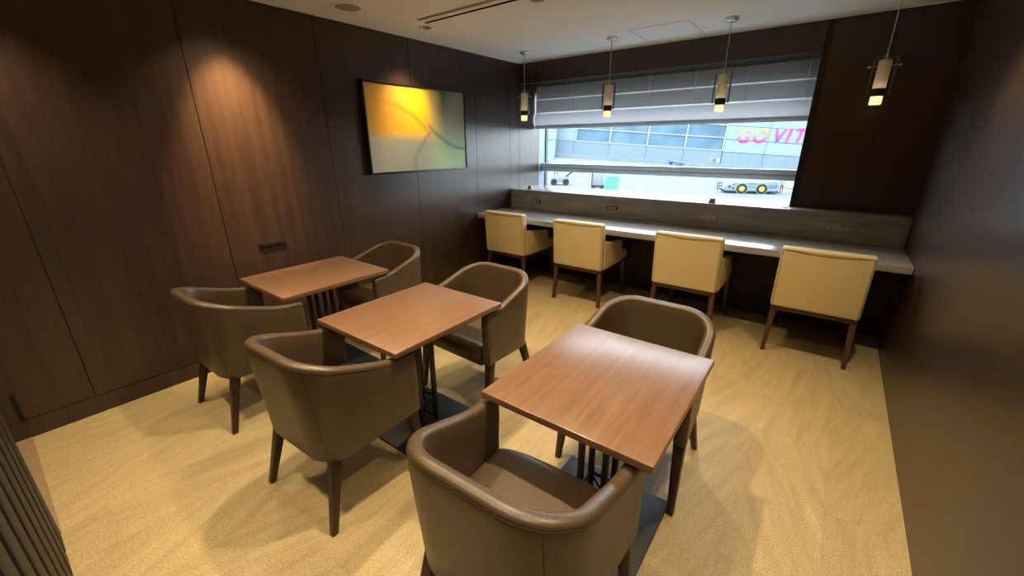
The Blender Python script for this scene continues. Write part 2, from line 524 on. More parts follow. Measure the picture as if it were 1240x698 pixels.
# left wall: panels with thin open joints on a dark backing
def wall_left():
    bm = BM()
    box(bm, -.1, -.012, -5.7, .42, 0, H + .05, mi=1)
    ys = [-5.70, -4.902, -4.073, -3.244, -2.426, -1.599, -.767, -.182, 0.0, .42]
    g = .0022
    for a, b in zip(ys, ys[1:]):
        box(bm, -.02, 0, a + g, b - g, .106 + g, H + .02, mi=0)
    box(bm, -.02, 0, -5.7, .42, 0, .106 - g, mi=0)
    return bm
struct(obj('wall_left', wall_left(), [M['veneer'], M['veneer_black']]), 'dark brown wood panelled left wall', 'wall')

bm = BM(); box(bm, W, W + .1, -6.6, .64, 0, H + .05)
struct(obj('wall_right', bm, M['veneer']), 'dark brown glossy wood wall on the right', 'wall')

def wall_back():
    bm = BM()
    # soffit above the window, in panels
    xs = [0, .62, 1.24, 1.86, 2.46, 2.842]
    for a, b in zip(xs, xs[1:]):
        box(bm, a + (.0012 if a else 0), b - .0012, 0, .02, 2.10, H + .03, mi=0)
    box(bm, 0, 2.842, .02, .34, 2.10, 2.16, mi=1)
    box(bm, 0, 2.842, .02, .64, 2.16, H + .05, mi=1)
    # groove strip and wall to the right of the window
    box(bm, 2.871, 2.889, .006, .64, .0, H + .05, mi=1)
    box(bm, 2.8425, 2.8705, .006, .49, .0, H + .05, mi=1)
    box(bm, 2.8895, W, 0, .64, .0, H + .05, mi=0)
    # low wall beneath the window
    box(bm, 0, 2.842, -.17, .64, 0, .665, mi=1)
    box(bm, 0, 2.842, -.15, .379, .665, BS - .022, mi=1)
    box(bm, 0, 2.842, .379, .64, .665, .884, mi=1)
    box(bm, 2.842, W, -.17, .0, 0, .665, mi=1)
    return bm
struct(obj('wall_back', wall_back(), [M['veneer'], M['veneer_black']]), 'dark brown panelled wall around the window', 'wall')

bm = BM()
box(bm, 2.42, W + .1, -4.50, -4.392, 0, H + .05)
struct(obj('wall_front', bm, M['veneer']), 'dark wood wall at the entrance end', 'wall')
bm = BM(); box(bm, -.1, W + .1, -5.8, -5.7, 0, H + .05)
struct(obj('wall_corridor', bm, M['veneer']), 'corridor wall beyond the entrance', 'wall')

# ceiling with real holes for the fittings, cut once and kept as plain mesh
ROWS = [-1.69, -3.05, -4.12]
COLX = [.335, 1.391, 2.22, 3.28]
DOWN = [(x, y) for y in ROWS for x in COLX]
def make_ceiling():
    bm = BM(); box(bm, -.1, W + .1, -6.6, .64, H, H + .16)
    o = obj('ceiling', bm, M['ceiling'])
    cut = BM()
    for x, y in DOWN:
        cyl(cut, (x, y, H - .1), (x, y, H + .11), .042, seg=32)
    box(cut, .44, 2.70, -1.884, -1.842, H - .1, H + .07)
    box(cut, .42, 2.70, -1.790, -1.757, H - .1, H + .09)
    c = obj('cutter', cut, M['ceiling'])
    md = o.modifiers.new('b', 'BOOLEAN'); md.operation = 'DIFFERENCE'; md.solver = 'EXACT'; md.object = c
    dg = bpy.context.evaluated_depsgraph_get()
    me = bpy.data.meshes.new_from_object(o.evaluated_get(dg))
    o.modifiers.clear(); o.data = me
    for p in me.polygons: p.use_smooth = False
    bpy.data.objects.remove(c)
    return o
struct(make_ceiling(), 'off white plaster ceiling', 'ceiling')
# pale shadow-gap trim along the walls under the ceiling
bm = BM()
box(bm, 0, .008, -5.7, 0, H - .008, H)
box(bm, .008, W, -.008, 0, H - .008, H)
struct(obj('trim_2', bm, M['white']), 'thin pale trim between wall and ceiling', 'trim')

# ------------------------------------------------------------------ sliding slatted door at the entrance
d = struct(empty('door_1', (1.68, -4.37, 0)), 'dark slatted sliding door at the entrance', 'door')
bm = BM(); box(bm, -.74, .74, -.012, .010, .012, 2.26)
obj('door_panel', bm, M['threshold'], d)
bm = BM()
for k in range(9):
    gx = 1.093 + k * .1525          # pale gap centres
    x1 = gx + .022 - 1.68; x2 = gx + .1525 - .022 - 1.68
    if x2 < .74:
        box(bm, x1, x2, .010, .022, .004, 2.28, bev=.002)
box(bm, .942 - 1.68, 1.071 - 1.68, .010, .022, .0, 2.28, bev=.003)
obj('slats', bm, M['veneer_black'], d)
bm = BM(); box(bm, 0, .010, -4.358, -4.343, .105, .262, bev=.002)
struct(obj('trim_3', bm, M['black_plastic']), 'small black door catch low on the left wall', 'door catch')

# ------------------------------------------------------------------ window
GY = .58            # plane of the glass
w = struct(empty('window_1', (0, GY, 0)), 'wide low window above the counter', 'window')
bm = BM()
box(bm, -.05, .0, -.17, .06, .88, 2.16)                    # white reveal lining on the left
box(bm, 2.842, 2.87, -.08, .06, .88, 2.16)
box(bm, 0, 2.842, -.20, .06, .885, .908)                   # white inner ledge
box(bm, 0, 2.842, -.02, .05, 2.04, 2.16)
obj('window_frame', bm, M['window_white'], w)
bm = BM()
box(bm, .0, .013, -.01, .04, .908, 2.04)
box(bm, .013, 2.842, -.01, .04, .908, .916)
box(bm, 2.829, 2.842, -.01, .04, .916, 2.04)
obj('gasket', bm, M['gasket'], w)
bm = BM(); box(bm, .013, 2.829, .012, .020, .916, 2.04)
obj('glass_pane', bm, M['glass'], w)
bm = BM()
box(bm, .001, 2.841, -.090, -.040, 1.160, 1.208, bev=.004)
box(bm, .001, 2.841, -.092, -.040, 1.110, 1.156, bev=.004)
tb = obj('transom_rail', bm, M['rail_grey'], w)
bm = BM(); box(bm, .002, 2.840, -.084, -.044, 1.1545, 1.1615)
obj('rail_groove', bm, M['rail_dark'], tb)
# sill
bm = BM(); box(bm, .001, 2.842, -.15, .379, BS - .020, BS, bev=.0015)
struct(obj('window_sill', bm, M['stone_top']), 'smooth grey stone window sill', 'window sill')

# small grey blocks on the sill
def stopper(x, y):
    bm = BM()
    taper(bm, (0, 0, 0), (0, 0, .040), (.058, .035), (.042, .022), .003)
    o = obj('sill_stopper', bm, M['grey_plastic'])
    o.location = (x, y, BS)
    return o
tag(stopper(2.262, -.115), 'small grey block on the sill below the parked white tractor', 'stopper', 'blocks on the window sill')
tag(stopper(.205, -.06), 'small grey block at the left end of the window sill', 'stopper', 'blocks on the window sill')

# ------------------------------------------------------------------ roman blind
bl = tag(empty('roman_blind', (0, .335, 2.10)), 'grey roman blind drawn halfway down the window', 'blind')
X0, X1 = .012, 2.832
def fold_strip(z0, z1, bulge, thick=.006, n=10, y0=0):
    bm = BM()
    fr = []; bk = []
    for i in range(n + 1):
        t = i / n; z = z0 + (z1 - z0) * t
        y = y0 - bulge * math.sin(PI * t) ** .8 if 0 < t < 1 else y0
        fr.append((y, z)); bk.append((y + thick, z))
    prof = fr + bk[::-1]
    nx = 8
    rings = []
    for k in range(nx + 1):
        x = X0 + (X1 - X0) * k / nx
        rings.append([bm.verts.new((x, y, z)) for y, z in prof])
    m_ = len(prof)
    for a, b in zip(rings, rings[1:]):
        for i in range(m_):
            j = (i + 1) % m_
            bm.faces.new((a[i], b[i], b[j], a[j]))
    bm.faces.new(rings[0]); bm.faces.new(rings[-1][::-1])
    bmesh.ops.recalc_face_normals(bm, faces=bm.faces)
    return bm
obj('fabric_panel', fold_strip(.0, -.143, .002), M['blind_sheer'], bl)
obj('fabric_panel', fold_strip(-.155, -.293, .004), M['blind_sheer'], bl)
obj('bottom_fold', fold_strip(-.305, -.438, .030, n=14, y0=-.004), M['blind_fold'], bl)
obj('bottom_fold', fold_strip(-.436, -.478, .010, n=6, y0=-.012), M['blind_fold'], bl)
bm = BM(); box(bm, X0 + .01, X1 - .01, .004, .058, -.462, -.448); obj('underside_shadow', bm, M['blind_dark'], bl)  # dark colour puts the shade under the bottom fold
for z in (-.149, -.299, -.441):
    bm = BM(); box(bm, X0, X1, -.006, .002, z - .0065, z + .0065, bev=.002)
    obj('batten', bm, M['blind_seam'] if z > -.4 else M['gasket'], bl)
for x in (.06, .515, .965, 1.413, 1.86, 2.307, 2.76):
    bm = BM(); box(bm, x - .0032, x + .0032, -.012, -.006, -.300, 0)
    obj('cord', bm, M['blind_seam'], bl)
bm = BM(); box(bm, X0, X1, -.012, .03, -.012, 0); obj('head_rail', bm, M['grey_plastic'], bl)

# ------------------------------------------------------------------ counter
ct = tag(empty('window_counter', (W / 2, -.48, CT)), 'long grey stone look counter under the window', 'counter')
def P(bm): # shift into counter space
    for v in bm.verts:
        v.co -= Vector((W / 2, -.48, CT))
    return bm
bm = BM(); box(bm, .002, W - .002, -.789, -.150, CB, CT, bev=.004); obj('countertop', P(bm), M['stone_top'], ct)
bm = BM(); box(bm, .002, W - .002, -.176, -.1505, CT + .0005, BS, bev=.003)
box(bm, 2.844, W - .002, -.152, -.0005, BS - .03, BS, bev=.002)
obj('backsplash', P(bm), M['stone_top'], ct)

def outlet(x, wid, face, ins, label):
    e = tag(empty('power_outlet', (x, -.1762, .817)), label, 'power outlet', 'outlets on the counter upstand')
    bm = BM(); box(bm, -wid / 2, wid / 2, -.006, 0, -.0165, .0165, bev=.0025); obj('cover_plate', bm, face, e)
    for k, dx in enumerate((-.30, -.05, .24)):
        bm = BM(); box(bm, wid * dx - .011, wid * dx + .011, -.0085, -.0055, -.009, .009, bev=.002)
        obj('socket', bm, ins, e)
    return e
outlet(.384, .105, M['black_plastic'], M['white_plastic'], 'small dark outlet with pale sockets, at the left end of the counter upstand')
outlet(1.33, .115, M['black_plastic'], M['white_plastic'], 'dark outlet with pale sockets behind the second yellow chair from left')
outlet(2.257, .125, M['steel'], M['grey_plastic'], 'silver outlet plate behind the third yellow chair from left')
outlet(3.201, .135, M['steel'], M['grey_plastic'], 'silver outlet plate behind the rightmost yellow chair, near the right wall')

# wall outlet on the left wall
e = tag(empty('wall_outlet', (0, -2.975, .787)), 'long black outlet strip on the dark left wall', 'power outlet')
bm = BM(); box(bm, 0, .010, -.094, .094, -.0165, .0165, bev=.003); obj('cover_plate', bm, M['black_plastic'], e)
for dy in (-.05, 0, .05):
    bm = BM(); box(bm, .009, .0125, dy - .016, dy + .016, -.010, .010, bev=.002); obj('socket', bm, M['bronze'], e)

# ------------------------------------------------------------------ picture
pc = tag(empty('wall_picture', (0, -1.5435, 1.575)), 'abstract yellow and green painting in a black frame', 'picture')
hw, hh = .578, .362
bm = BM()
for (y0, y1, z0, z1) in ((-hw, -hw + .016, -hh, hh), (hw - .016, hw, -hh, hh), (-hw + .016, hw - .016, hh - .016, hh), (-hw + .016, hw - .016, -hh, -hh + .016)):
    box(bm, .002, .046, y0, y1, z0, z1, bev=.002)
obj('picture_frame', bm, M['frame_black'], pc)
bm = BM(); box(bm, .004, .038, -hw + .016, hw - .016, -hh + .016, hh - .016); obj('canvas', bm, M['painting'], pc)

# ------------------------------------------------------------------ ceiling fittings
def downlight(x, y, label):
    e = tag(empty('downlight', (x, y, H)), label, 'ceiling light', 'recessed downlights in the ceiling')
    bm = BM()
    lathe(bm, [(.040, .09), (.0405, .0), (.050, .0), (.050, -.003), (.040, -.004), (.037, .0), (.030, .034), (.030, .050)])
    obj('reflector_ring', bm, M['steel'], e)
    bm = BM(); lathe(bm, [(0, .034), (.029, .034), (.029, .040), (0, .040)]); obj('lamp_lens', bm, M['downlight_glow'], e)
    return e
dn = {(0, 0): 'recessed downlight beside the long ceiling slot, nearest the painting',
      (0, 1): 'recessed downlight at the top edge of the photo, by the slot'}
for j, y in enumerate(ROWS):
    for i, x in enumerate(COLX):
        wh = ('above the window end', 'above the three tables', 'above the entrance end')[j]
        side = ('leftmost', 'second from left', 'third from left', 'rightmost')[i]
        downlight(x, y, dn.get((j, i), 'recessed downlight %s, %s of its row' % (wh, side)))

sp = tag(empty('ceiling_speaker', (.332, -2.357, H)), 'round grey speaker grille in the ceiling', 'speaker')
bm = BM(); lathe(bm, [(.083, 0), (.100, 0), (.100, -.003), (.094, -.006), (.083, -.006), (.083, 0)], seg=40); obj('rim', bm, M['ceiling'], sp)
bm = BM(); lathe(bm, [(0, -.0055), (.050, -.0055), (.083, -.004), (.083, -.0005), (0, -.0005)], seg=40); obj('grille', bm, M['grille'], sp)

sl = tag(empty('air_diffuser', (1.56, -1.82, H)), 'long twin slot air diffuser in the ceiling', 'air vent')
bm = BM(); box(bm, -1.12, 1.14, -.0635, -.0225, .050, .066); box(bm, -1.12, 1.14, -.0635, -.060, .0, .050); obj('slot_baffle', bm, M['slot_brown'], sl)
bm = BM(); box(bm, -1.139, 1.139, .0305, .0625, .070, .086); box(bm, -1.139, 1.139, .0305, .033, .0, .07); box(bm, -1.139, 1.139, .060, .0625, 0, .07); obj('slot_liner', bm, M['black_plastic'], sl)
bm = BM(); box(bm, -1.139, 1.139, -.018, .026, -.002, .0); obj('slot_trim', bm, M['ceiling'], sl)

ht = tag(empty('access_hatch', (1.776, -.39, H)), 'square access hatch outlined in the ceiling near the window', 'hatch')
bm = BM()
a, b = .234, .222
for (x0, x1, y0, y1) in ((-a, a, -b, -b + .005), (-a, a, b - .005, b), (-a, -a + .005, -b, b), (a - .005, a, -b, b)):
    box(bm, x0, x1, y0, y1, -.0015, 0)
obj('hatch_frame', bm, M['hatch_line'], ht)
bm = BM(); box(bm, -a + .006, a - .006, -b + .006, b - .006, -.001, 0); obj('hatch_panel', bm, M['ceiling'], ht)

# ------------------------------------------------------------------ pendants
def pendant():
    e = empty('pendant_lamp', (0, 0, H))
    z = lambda v: v - H
    bm = BM(); lathe(bm, [(0, 0), (.046, 0), (.046, -.010), (.040, -.018), (.030, -.026), (.012, -.028), (0, -.028)]); obj('canopy', bm, M['steel'], e)
    bm = BM(); cyl(bm, (0, 0, -.026), (0, 0, z(1.955)), .0042, seg=12); obj('rod', bm, M['steel'], e)
    bm = BM(); lathe(bm, [(0, z(1.972)), (.009, z(1.972)), (.010, z(1.948)), (.020, z(1.942)), (.020, z(1.934)), (0, z(1.934))], seg=20)
    obj('socket_cap', bm, M['steel'], e)
    bm = BM(); lathe(bm, [(.034, z(1.936)), (.034, z(1.768)), (.0315, z(1.768)), (.0315, z(1.934)), (.006, z(1.934)), (.006, z(1.936)), (.034, z(1.936))], seg=28)
    obj('lamp_shade', bm, M['shade'], e)
    bm = BM(); lathe(bm, [(0, z(1.775) + .022), (.012, z(1.775) + .016), (.018, z(1.775)), (.012, z(1.775) - .016), (0, z(1.775) - .022)], seg=16)
    obj('bulb', bm, M['bulb_glow'], e)
    bm = BM(); lathe(bm, [(.032, z(1.774)), (.0375, z(1.774)), (.0375, z(1.728)), (.032, z(1.728)), (.032, z(1.774))], seg=28)
    obj('metal_band', bm, M['bronze'], e)
    bm = BM(); lathe(bm, [(0, z(1.736)), (.0315, z(1.736)), (.0325, z(1.684)), (.029, z(1.678)), (0, z(1.678))], seg=28)
    obj('lower_diffuser', bm, M['lamp_glow'], e)
    bm = BM()
    for s in (-1, 1):
        box(bm, s * .056 - .004, s * .056 + .004, -.010, .010, z(1.742), z(1.955), bev=.001)
        box(bm, min(s * .037, s * .056), max(s * .037, s * .056), -.004, .004, z(1.748), z(1.754))
    box(bm, -.059, .059, -.006, .006, z(1.951), z(1.957), bev=.001)
    obj('side_frame', bm, M['dark_steel'], e)
    bm = BM(); cyl(bm, (-.072, 0, z(1.904)), (.072, 0, z(1.904)), .0022, seg=8)
    for s in (-1, 1):
        bmesh.ops.create_uvsphere(bm, u_segments=12, v_segments=8, radius=.008, matrix=Matrix.Translation((s * .075, 0, z(1.904))))
    obj('cross_pin', bm, M['steel'], e)
    return e
p0 = pendant()
PL = ['leftmost pendant lamp, in the corner by the left wall', 'pendant lamp hanging in front of the left part of the grey blind',
      'pendant lamp hanging in front of the right part of the grey blind', 'rightmost pendant lamp, against the dark wall right of the window']
PX = [.412, 1.342, 2.281, 3.217]
for i, x in enumerate(PX):
    o = p0 if i == 0 else dup(p0, (0, 0, 0))
    o.location = (x, -.472, H)
    tag(o, PL[i], 'pendant lamp', 'pendant lamps over the counter')

# ------------------------------------------------------------------ tables
TZ, TW, TL = .665, .588, .692
def table():
    e = empty('cafe_table', (0, 0, 0))
    bm = BM(); box(bm, -TW / 2, TW / 2, -TL / 2, TL / 2, TZ - .026, TZ, bev=.0035, seg=2); obj('tabletop', bm, M['table_wood'], e)
    bm = BM(); box(bm, -.235, .235, -.235, .235, 0, .012, bev=.003); obj('base_plate', bm, M['plate'], e)
    a = .050
    for sx in (-1, 1):
        for sy in (-1, 1):
            bm = BM(); box(bm, sx * a - .011, sx * a + .011, sy * a - .011, sy * a + .011, .012, TZ - .034, bev=.002)
            obj('post', bm, M['iron'], e)
    bm = BM()
    for z in (.020, .150):
        for s in (-1, 1):
            box(bm, -a, a, s * a - .004, s * a + .004, z, z + .012)
            box(bm, s * a - .004, s * a + .004, -a, a, z, z + .012)
    for s in (-1, 1):
        for t in (-1, 1):
            cyl(bm, (-a * t, s * a, .030), (a * t, s * a, .150), .004, seg=6)
            cyl(bm, (s * a, -a * t, .030), (s * a, a * t, .150), .004, seg=6)
    cyl(bm, (-a, -a, .09), (a, a, .09), .005, seg=6); cyl(bm, (-a, a, .09), (a, -a, .09), .005, seg=6)
    obj('lattice', bm, M['iron'], e)
    bm = BM(); box(bm, -.16, .16, -.16, .16, TZ - .034, TZ - .026); obj('mounting_plate', bm, M['iron'], e)
    return e
t0 = table()
TP = [((.553, -2.969), -.005, 'wood-topped cafe table nearest the dark left wall'),
      ((1.557, -3.004), .012, 'middle of the three wood-topped cafe tables'),
      ((2.592, -2.985), .010, 'largest-looking wood-topped cafe table, nearest the camera and right wall')]
for i, (p, rz, lab) in enumerate(TP):
    o = t0 if i == 0 else dup(t0, (0, 0, 0))
    o.location = (p[0], p[1], 0); o.rotation_euler = (0, 0, rz)
    tag(o, lab, 'table', 'cafe tables in a row')

# ------------------------------------------------------------------ tub chairs (front faces +y in local space)
def plan(wf, yf, wb, yb, R, n_side=10, n_c=10, n_b=8):
    """half outline left arm tip -> back centre -> right arm tip, list of (x,y) and outward normals"""
    pts = []
    for i in range(n_side):
        t = i / n_side
        pts.append((-(wf + (wb - wf) * t), yf + (yb + R - yf) * t))
    for i in range(n_c + 1):
        a = PI / 2 * i / n_c
        pts.append((-(wb - R) - R * math.cos(a), (yb + R) - R * math.sin(a)))
    left = pts[:]
    nb = n_b
    xs = wb - R
    mid = [(-xs + 2 * xs * i / nb, yb) for i in range(1, nb)]
    right = [(-x, y) for x, y in left[::-1]]
    return left + mid + right

def normals(pts):
    out = []
    for i in range(len(pts)):
        a = Vector(pts[max(i - 1, 0)]); b = Vector(pts[min(i + 1, len(pts) - 1)])
        d = (b - a).normalized()
        out.append(Vector((-d.y, d.x)))     # points inward for this winding
    return out

def rim_z(x, y):
    t = max(0, min(1, (y + .278) / .338))
    return .740 - .109 * (t * .93 + .07 * t * t * (3 - 2 * t)) - .013 * max(0, min(1, (y - .05) / .145))

def shell():
    bm = BM()
    top = plan(.282, .195, .270, -.278, .165)
    mid_ = plan(.286, .195, .268, -.270, .155)
    bot = plan(.288, .190, .258, -.240, .130)
    n = len(top)
    nt_, nm, nb = normals(top), normals(mid_), normals(bot)
    c = [Vector((x, y)) for x, y in top]
    rings = []
    for i in range(n):
        x, y = top[i]
        # rim height: high at the back, sweeping down to the arm tips
        zr = rim_z(x, y)
        u = max(0, min(1, (y + .24) / .43))
        zb = .290 + .036 * u
        T = Vector(top[i]); B = Vector(bot[i]); Mi = Vector(mid_[i]); nn = nt_[i]
        th = .044
        sec = []
        sec.append((B + nb[i] * .012, zb)); sec.append((B, zb + .012))
        sec.append((Mi * .35 + B * .65, zb + (zr - zb) * .3))
        sec.append((Mi * .8 + B * .2, zb + (zr - zb) * .6))
        sec.append((Mi * .3 + T * .7, zr - .060))
        for k in range(7):
            a = PI * k / 6
            off = th / 2 * (1 - math.cos(a))
            sec.append((T + nn * off, zr - .017 + .017 * math.sin(a) ** .8))
        sec.append((T + nn * (th + .003), zr - .07))
        sec.append((B * .5 + T * .5 + nn * (th + .004), .46))
        sec.append((B + nb[i] * (th + .006), .37))
        sec.append((B + nb[i] * (th + .006), zb + .01))
        rings.append([bm.verts.new((p.x, p.y, z)) for p, z in sec])
    m_ = len(rings[0])
    for a, b in zip(rings, rings[1:]):
        for i in range(m_):
            j = (i + 1) % m_
            bm.faces.new((a[i], a[j], b[j], b[i]))
    caps = [bm.faces.new(rings[0][::-1]), bm.faces.new(rings[-1])]
    es = [e for f in caps for e in f.edges]
    bmesh.ops.recalc_face_normals(bm, faces=bm.faces)
    bmesh.ops.bevel(bm, geom=es, offset=.006, segments=3, affect='EDGES', profile=.5)
    return bm

def seams():
    bm = BM()
    top = plan(.282, .195, .270, -.278, .165)
    nt_ = normals(top)
    pts = []
    for i, (x, y) in enumerate(top):
        zr = rim_z(x, y)
        pts.append((x - nt_[i].x * .0002, y - nt_[i].y * .0002, zr - .019))
    tube(bm, pts, .0012, 6)
    top = plan(.282, .195, .270, -.278, .165); mid_ = plan(.286, .195, .268, -.270, .155); bot = plan(.288, .190, .258, -.240, .130)
    for i in (16, len(top) - 17):
        T = Vector(top[i]); B = Vector(bot[i]); Mi = Vector(mid_[i])
        y = T.y; zr = rim_z(T.x, y); zb = .29 + .036 * max(0, min(1, (y + .24) / .43))
        L = [(B, zb + .012), (Mi * .35 + B * .65, zb + (zr - zb) * .3), (Mi * .8 + B * .2, zb + (zr - zb) * .6), (Mi * .3 + T * .7, zr - .060), (T, zr - .024)]
        tube(bm, [(p.x, p.y, z) for p, z in L], .0009, 6)
    return bm

def cushion():
    bm = BM()
    # seat: filled outline of the inside of the shell, softly crowned, rounded front
    nx, ny = 18, 18
    def half(y):
        # inner half width at depth y
        if y > -.07: return .222 - .0 * y
        t = min(1, (-.07 - y) / .125)
        return .222 - .115 * (1 - math.sqrt(max(0, 1 - t * t)))
    def hgt(u, v, y):
        z = .418 + .016 * (1 - u ** 4)
        z -= .030 * max(0, (y - .17) / .05) ** 2
        z -= .004 * max(0, -(y + .1) / .1)
        return z
    y0, y1 = -.192, .222
    G = []
    for j in range(ny + 1):
        y = y0 + (y1 - y0) * j / ny
        h = half(y) - (.02 * max(0, (y - .19) / .032) ** 2)
        row = []
        for i in range(nx + 1):
            u = -1 + 2 * i / nx
            yy = y - .012 * (abs(u) ** 3) * max(0, (y - .1) / .1)
            row.append(bm.verts.new((u * h, yy, hgt(abs(u), 0, y))))
        G.append(row)
    for a, b in zip(G, G[1:]):
        for i in range(nx):
            bm.faces.new((a[i], a[i + 1], b[i + 1], b[i]))
    bd = [e for e in bm.edges if len(e.link_faces) == 1]
    r = bmesh.ops.extrude_edge_only(bm, edges=bd)
    vs = [v for v in r['geom'] if isinstance(v, bmesh.types.BMVert)]
    for v in vs:
        v.co.z = .350
        v.co.x *= .985; v.co.y = v.co.y * .985
    bd2 = [e for e in bm.edges if len(e.link_faces) == 1]
    bmesh.ops.contextual_create(bm, geom=bd2)
    bmesh.ops.recalc_face_normals(bm, faces=bm.faces)
    return bm

def tub_chair():
    e = empty('tub_armchair', (0, 0, 0))
    sh = obj('shell', shell(), M['fabric_brown'], e, sharp=50)
    obj('seam_piping', seams(), M['fabric_seam'], sh, sharp=0)
    obj('seat_cushion', cushion(), M['fabric_brown'], e, sharp=50)
    bm = BM(); box(bm, -.226, .226, -.19, .190, .305, .352, bev=.012, seg=3)
    obj('seat_base', bm, M['fabric_brown'], e, sharp=50)
    for sx in (-1, 1):
        bm = BM(); taper(bm, (sx * .240, -.262, 0), (sx * .202, -.184, .312), (.026, .026), (.044, .044), .004); obj('leg', bm, M['leg_wood'], e)
        bm = BM(); taper(bm, (sx * .272, .205, 0), (sx * .258, .158, .335), (.026, .026), (.044, .044), .004); obj('leg', bm, M['leg_wood'], e)
    return e
c0 = tub_chair()
TC = [((.583, -3.425), .02, 'brown tub armchair beside the left wall, nearer side of the first table'),
      ((1.562, -3.440), .05, 'brown tub armchair on the nearer side of the middle table'),
      ((2.571, -3.452), .045, 'brown tub armchair closest to the camera, seat visible, under the right table'),
      ((.572, -2.532), PI - .03, 'brown tub armchair on the far side of the table by the left wall'),
      ((1.562, -2.560), PI - .03, 'brown tub armchair on the far side of the middle table'),
      ((2.572, -2.587), PI - .01, 'brown tub armchair on the far side of the right table, nearest yellow chairs')]
for i, (p, rz, lab) in enumerate(TC):
    o = c0 if i == 0 else dup(c0, (0, 0, 0))
    o.location = (p[0], p[1], 0); o.rotation_euler = (0, 0, rz)
    tag(o, lab, 'armchair', 'brown tub armchairs at the tables')

# ------------------------------------------------------------------ yellow counter chairs (front faces +y)
def counter_chair():
    e = empty('counter_armchair', (0, 0, 0))
    hw = .250
    # backrest slab, slightly reclined, wrapping the arms
    def lean(bm, k=.03):
        for v in bm.verts:
            v.co.y -= k * (v.co.z - .36) / .42
        return bm
    bm = BM(); box(bm, -hw, hw, -.285, -.200, .356, .786, bev=.016, seg=4)
    for v in bm.verts:
        if v.co.y < -.25: v.co.y -= .008 * (1 - (v.co.x / hw) ** 2)
    bk = obj('backrest', lean(bm), M['fabric_yellow'], e, sharp=50)
    bm = BM()
    pts = [(-hw + .012, -.291, .37), (-hw + .012, -.291, .772), (hw - .012, -.291, .772), (hw - .012, -.291, .37)]
    tube(bm, [(x, y + .0065 - .03 * (z - .36) / .42, z) for x, y, z in pts[:2]], .0022, 6)
    tube(bm, [(x, y + .0065 - .03 * (z - .36) / .42, z) for x, y, z in pts[2:]], .0022, 6)
    tube(bm, [(-hw + .012 + (2 * hw - .024) * i / 10, -.2845 - .03 * (.772 - .36) / .42 - .008 * (1 - ((-hw + .012 + (2 * hw - .024) * i / 10) / hw) ** 2), .772) for i in range(11)], .0022, 6)
    obj('piping', bm, M['yellow_seam'], bk, sharp=0)
    for s in (-1, 1):
        bm = BM()
        x0, x1 = sorted((s * (hw + .006), s * (hw - .052)))
        prof = [(-.232, .356), (.175, .356), (.175, .545), (.155, .568), (.0, .582), (-.20, .612), (-.232, .612)]
        ra = [bm.verts.new((x0, y, z)) for y, z in prof]; rb = [bm.verts.new((x1, y, z)) for y, z in prof]
        fs = [bm.faces.new(ra), bm.faces.new(rb[::-1])]
        for i in range(len(prof)):
            j = (i + 1) % len(prof)
            fs.append(bm.faces.new((ra[i], rb[i], rb[j], ra[j])))
        bmesh.ops.recalc_face_normals(bm, faces=bm.faces)
        bmesh.ops.bevel(bm, geom=list(bm.edges), offset=.010, segments=3, affect='EDGES', profile=.5)
        obj('armrest', bm, M['fabric_yellow'], e, sharp=50)
    bm = BM(); box(bm, -hw + .054, hw - .054, -.21, .18, .356, .455, bev=.02, seg=4)
    box(bm, -hw + .004, hw - .004, .176, .345, .356, .450, bev=.02, seg=4)
    obj('seat', bm, M['fabric_yellow'], e, sharp=50)
    bm = BM(); box(bm, -.234, .234, -.262, .325, .322, .357, bev=.003); obj('seat_frame', bm, M['walnut'], e)
    for sx in (-1, 1):
        bm = BM(); taper(bm, (sx * .240, -.272, 0), (sx * .225, -.246, .340), (.026, .026), (.040, .036), .003); obj('leg', bm, M['walnut'], e)
        bm = BM(); taper(bm, (sx * .236, .318, 0), (sx * .225, .305, .340), (.026, .026), (.038, .036), .003); obj('leg', bm, M['walnut'], e)
    return e
y0 = counter_chair()
YC = [((.470, -.618), 0.0, 'yellow armchair at the counter, leftmost, beside the left wall'),
      ((1.336, -.640), .02, 'yellow armchair at the counter, second from the left'),
      ((2.302, -.640), .0, 'yellow armchair at the counter, third from the left'),
      ((3.166, -.648), .0, 'yellow armchair at the counter, rightmost, nearest the right wall')]
for i, (p, rz, lab) in enumerate(YC):
    o = y0 if i == 0 else dup(y0, (0, 0, 0))
    o.location = (p[0], p[1], 0); o.rotation_euler = (0, 0, rz)
    tag(o, lab, 'armchair', 'yellow armchairs along the counter')

# ------------------------------------------------------------------ outside
GZ = -3.9
bm = BM(); box(bm, -160, 120, 3, 220, GZ - .3, GZ)
struct(obj('ground', bm, M['apron'], sharp=0), 'pale concrete airport apron outside', 'ground')

def slab(name, pts, mat, z0=.0, h=.012, parent=None):
    bm = BM()
    a = [bm.verts.new((x, y, z0)) for x, y in pts]; b = [bm.verts.new((x, y, z0 + h)) for x, y in pts]
    bm.faces.new(a[::-1]); bm.faces.new(b)
    for i in range(len(pts)):
        j = (i + 1) % len(pts)
        bm.faces.new((a[i], a[j], b[j], b[i]))
    bmesh.ops.recalc_face_normals(bm, faces=bm.faces)
    return obj(name, bm, mat, parent)
gm = slab('green_marking', [(-18.9, 42.5), (-17.4, 43.2), (-25.6, 62.9), (-27.6, 61.9)], M['paint_green'], GZ)
tag(gm, 'green painted lane on the apron beside the white container', 'ground marking')
def stripe(a, b, wd, label):
    a = Vector(a); b = Vector(b); d = (b - a).normalized(); n = Vector((-d.y, d.x)) * wd / 2
    o = slab('apron_line', [tuple(a - n), tuple(b - n), tuple(b + n), tuple(a + n)], M['paint_white'], GZ)
    tag(o, label, 'ground marking', 'white lines painted on the apron')
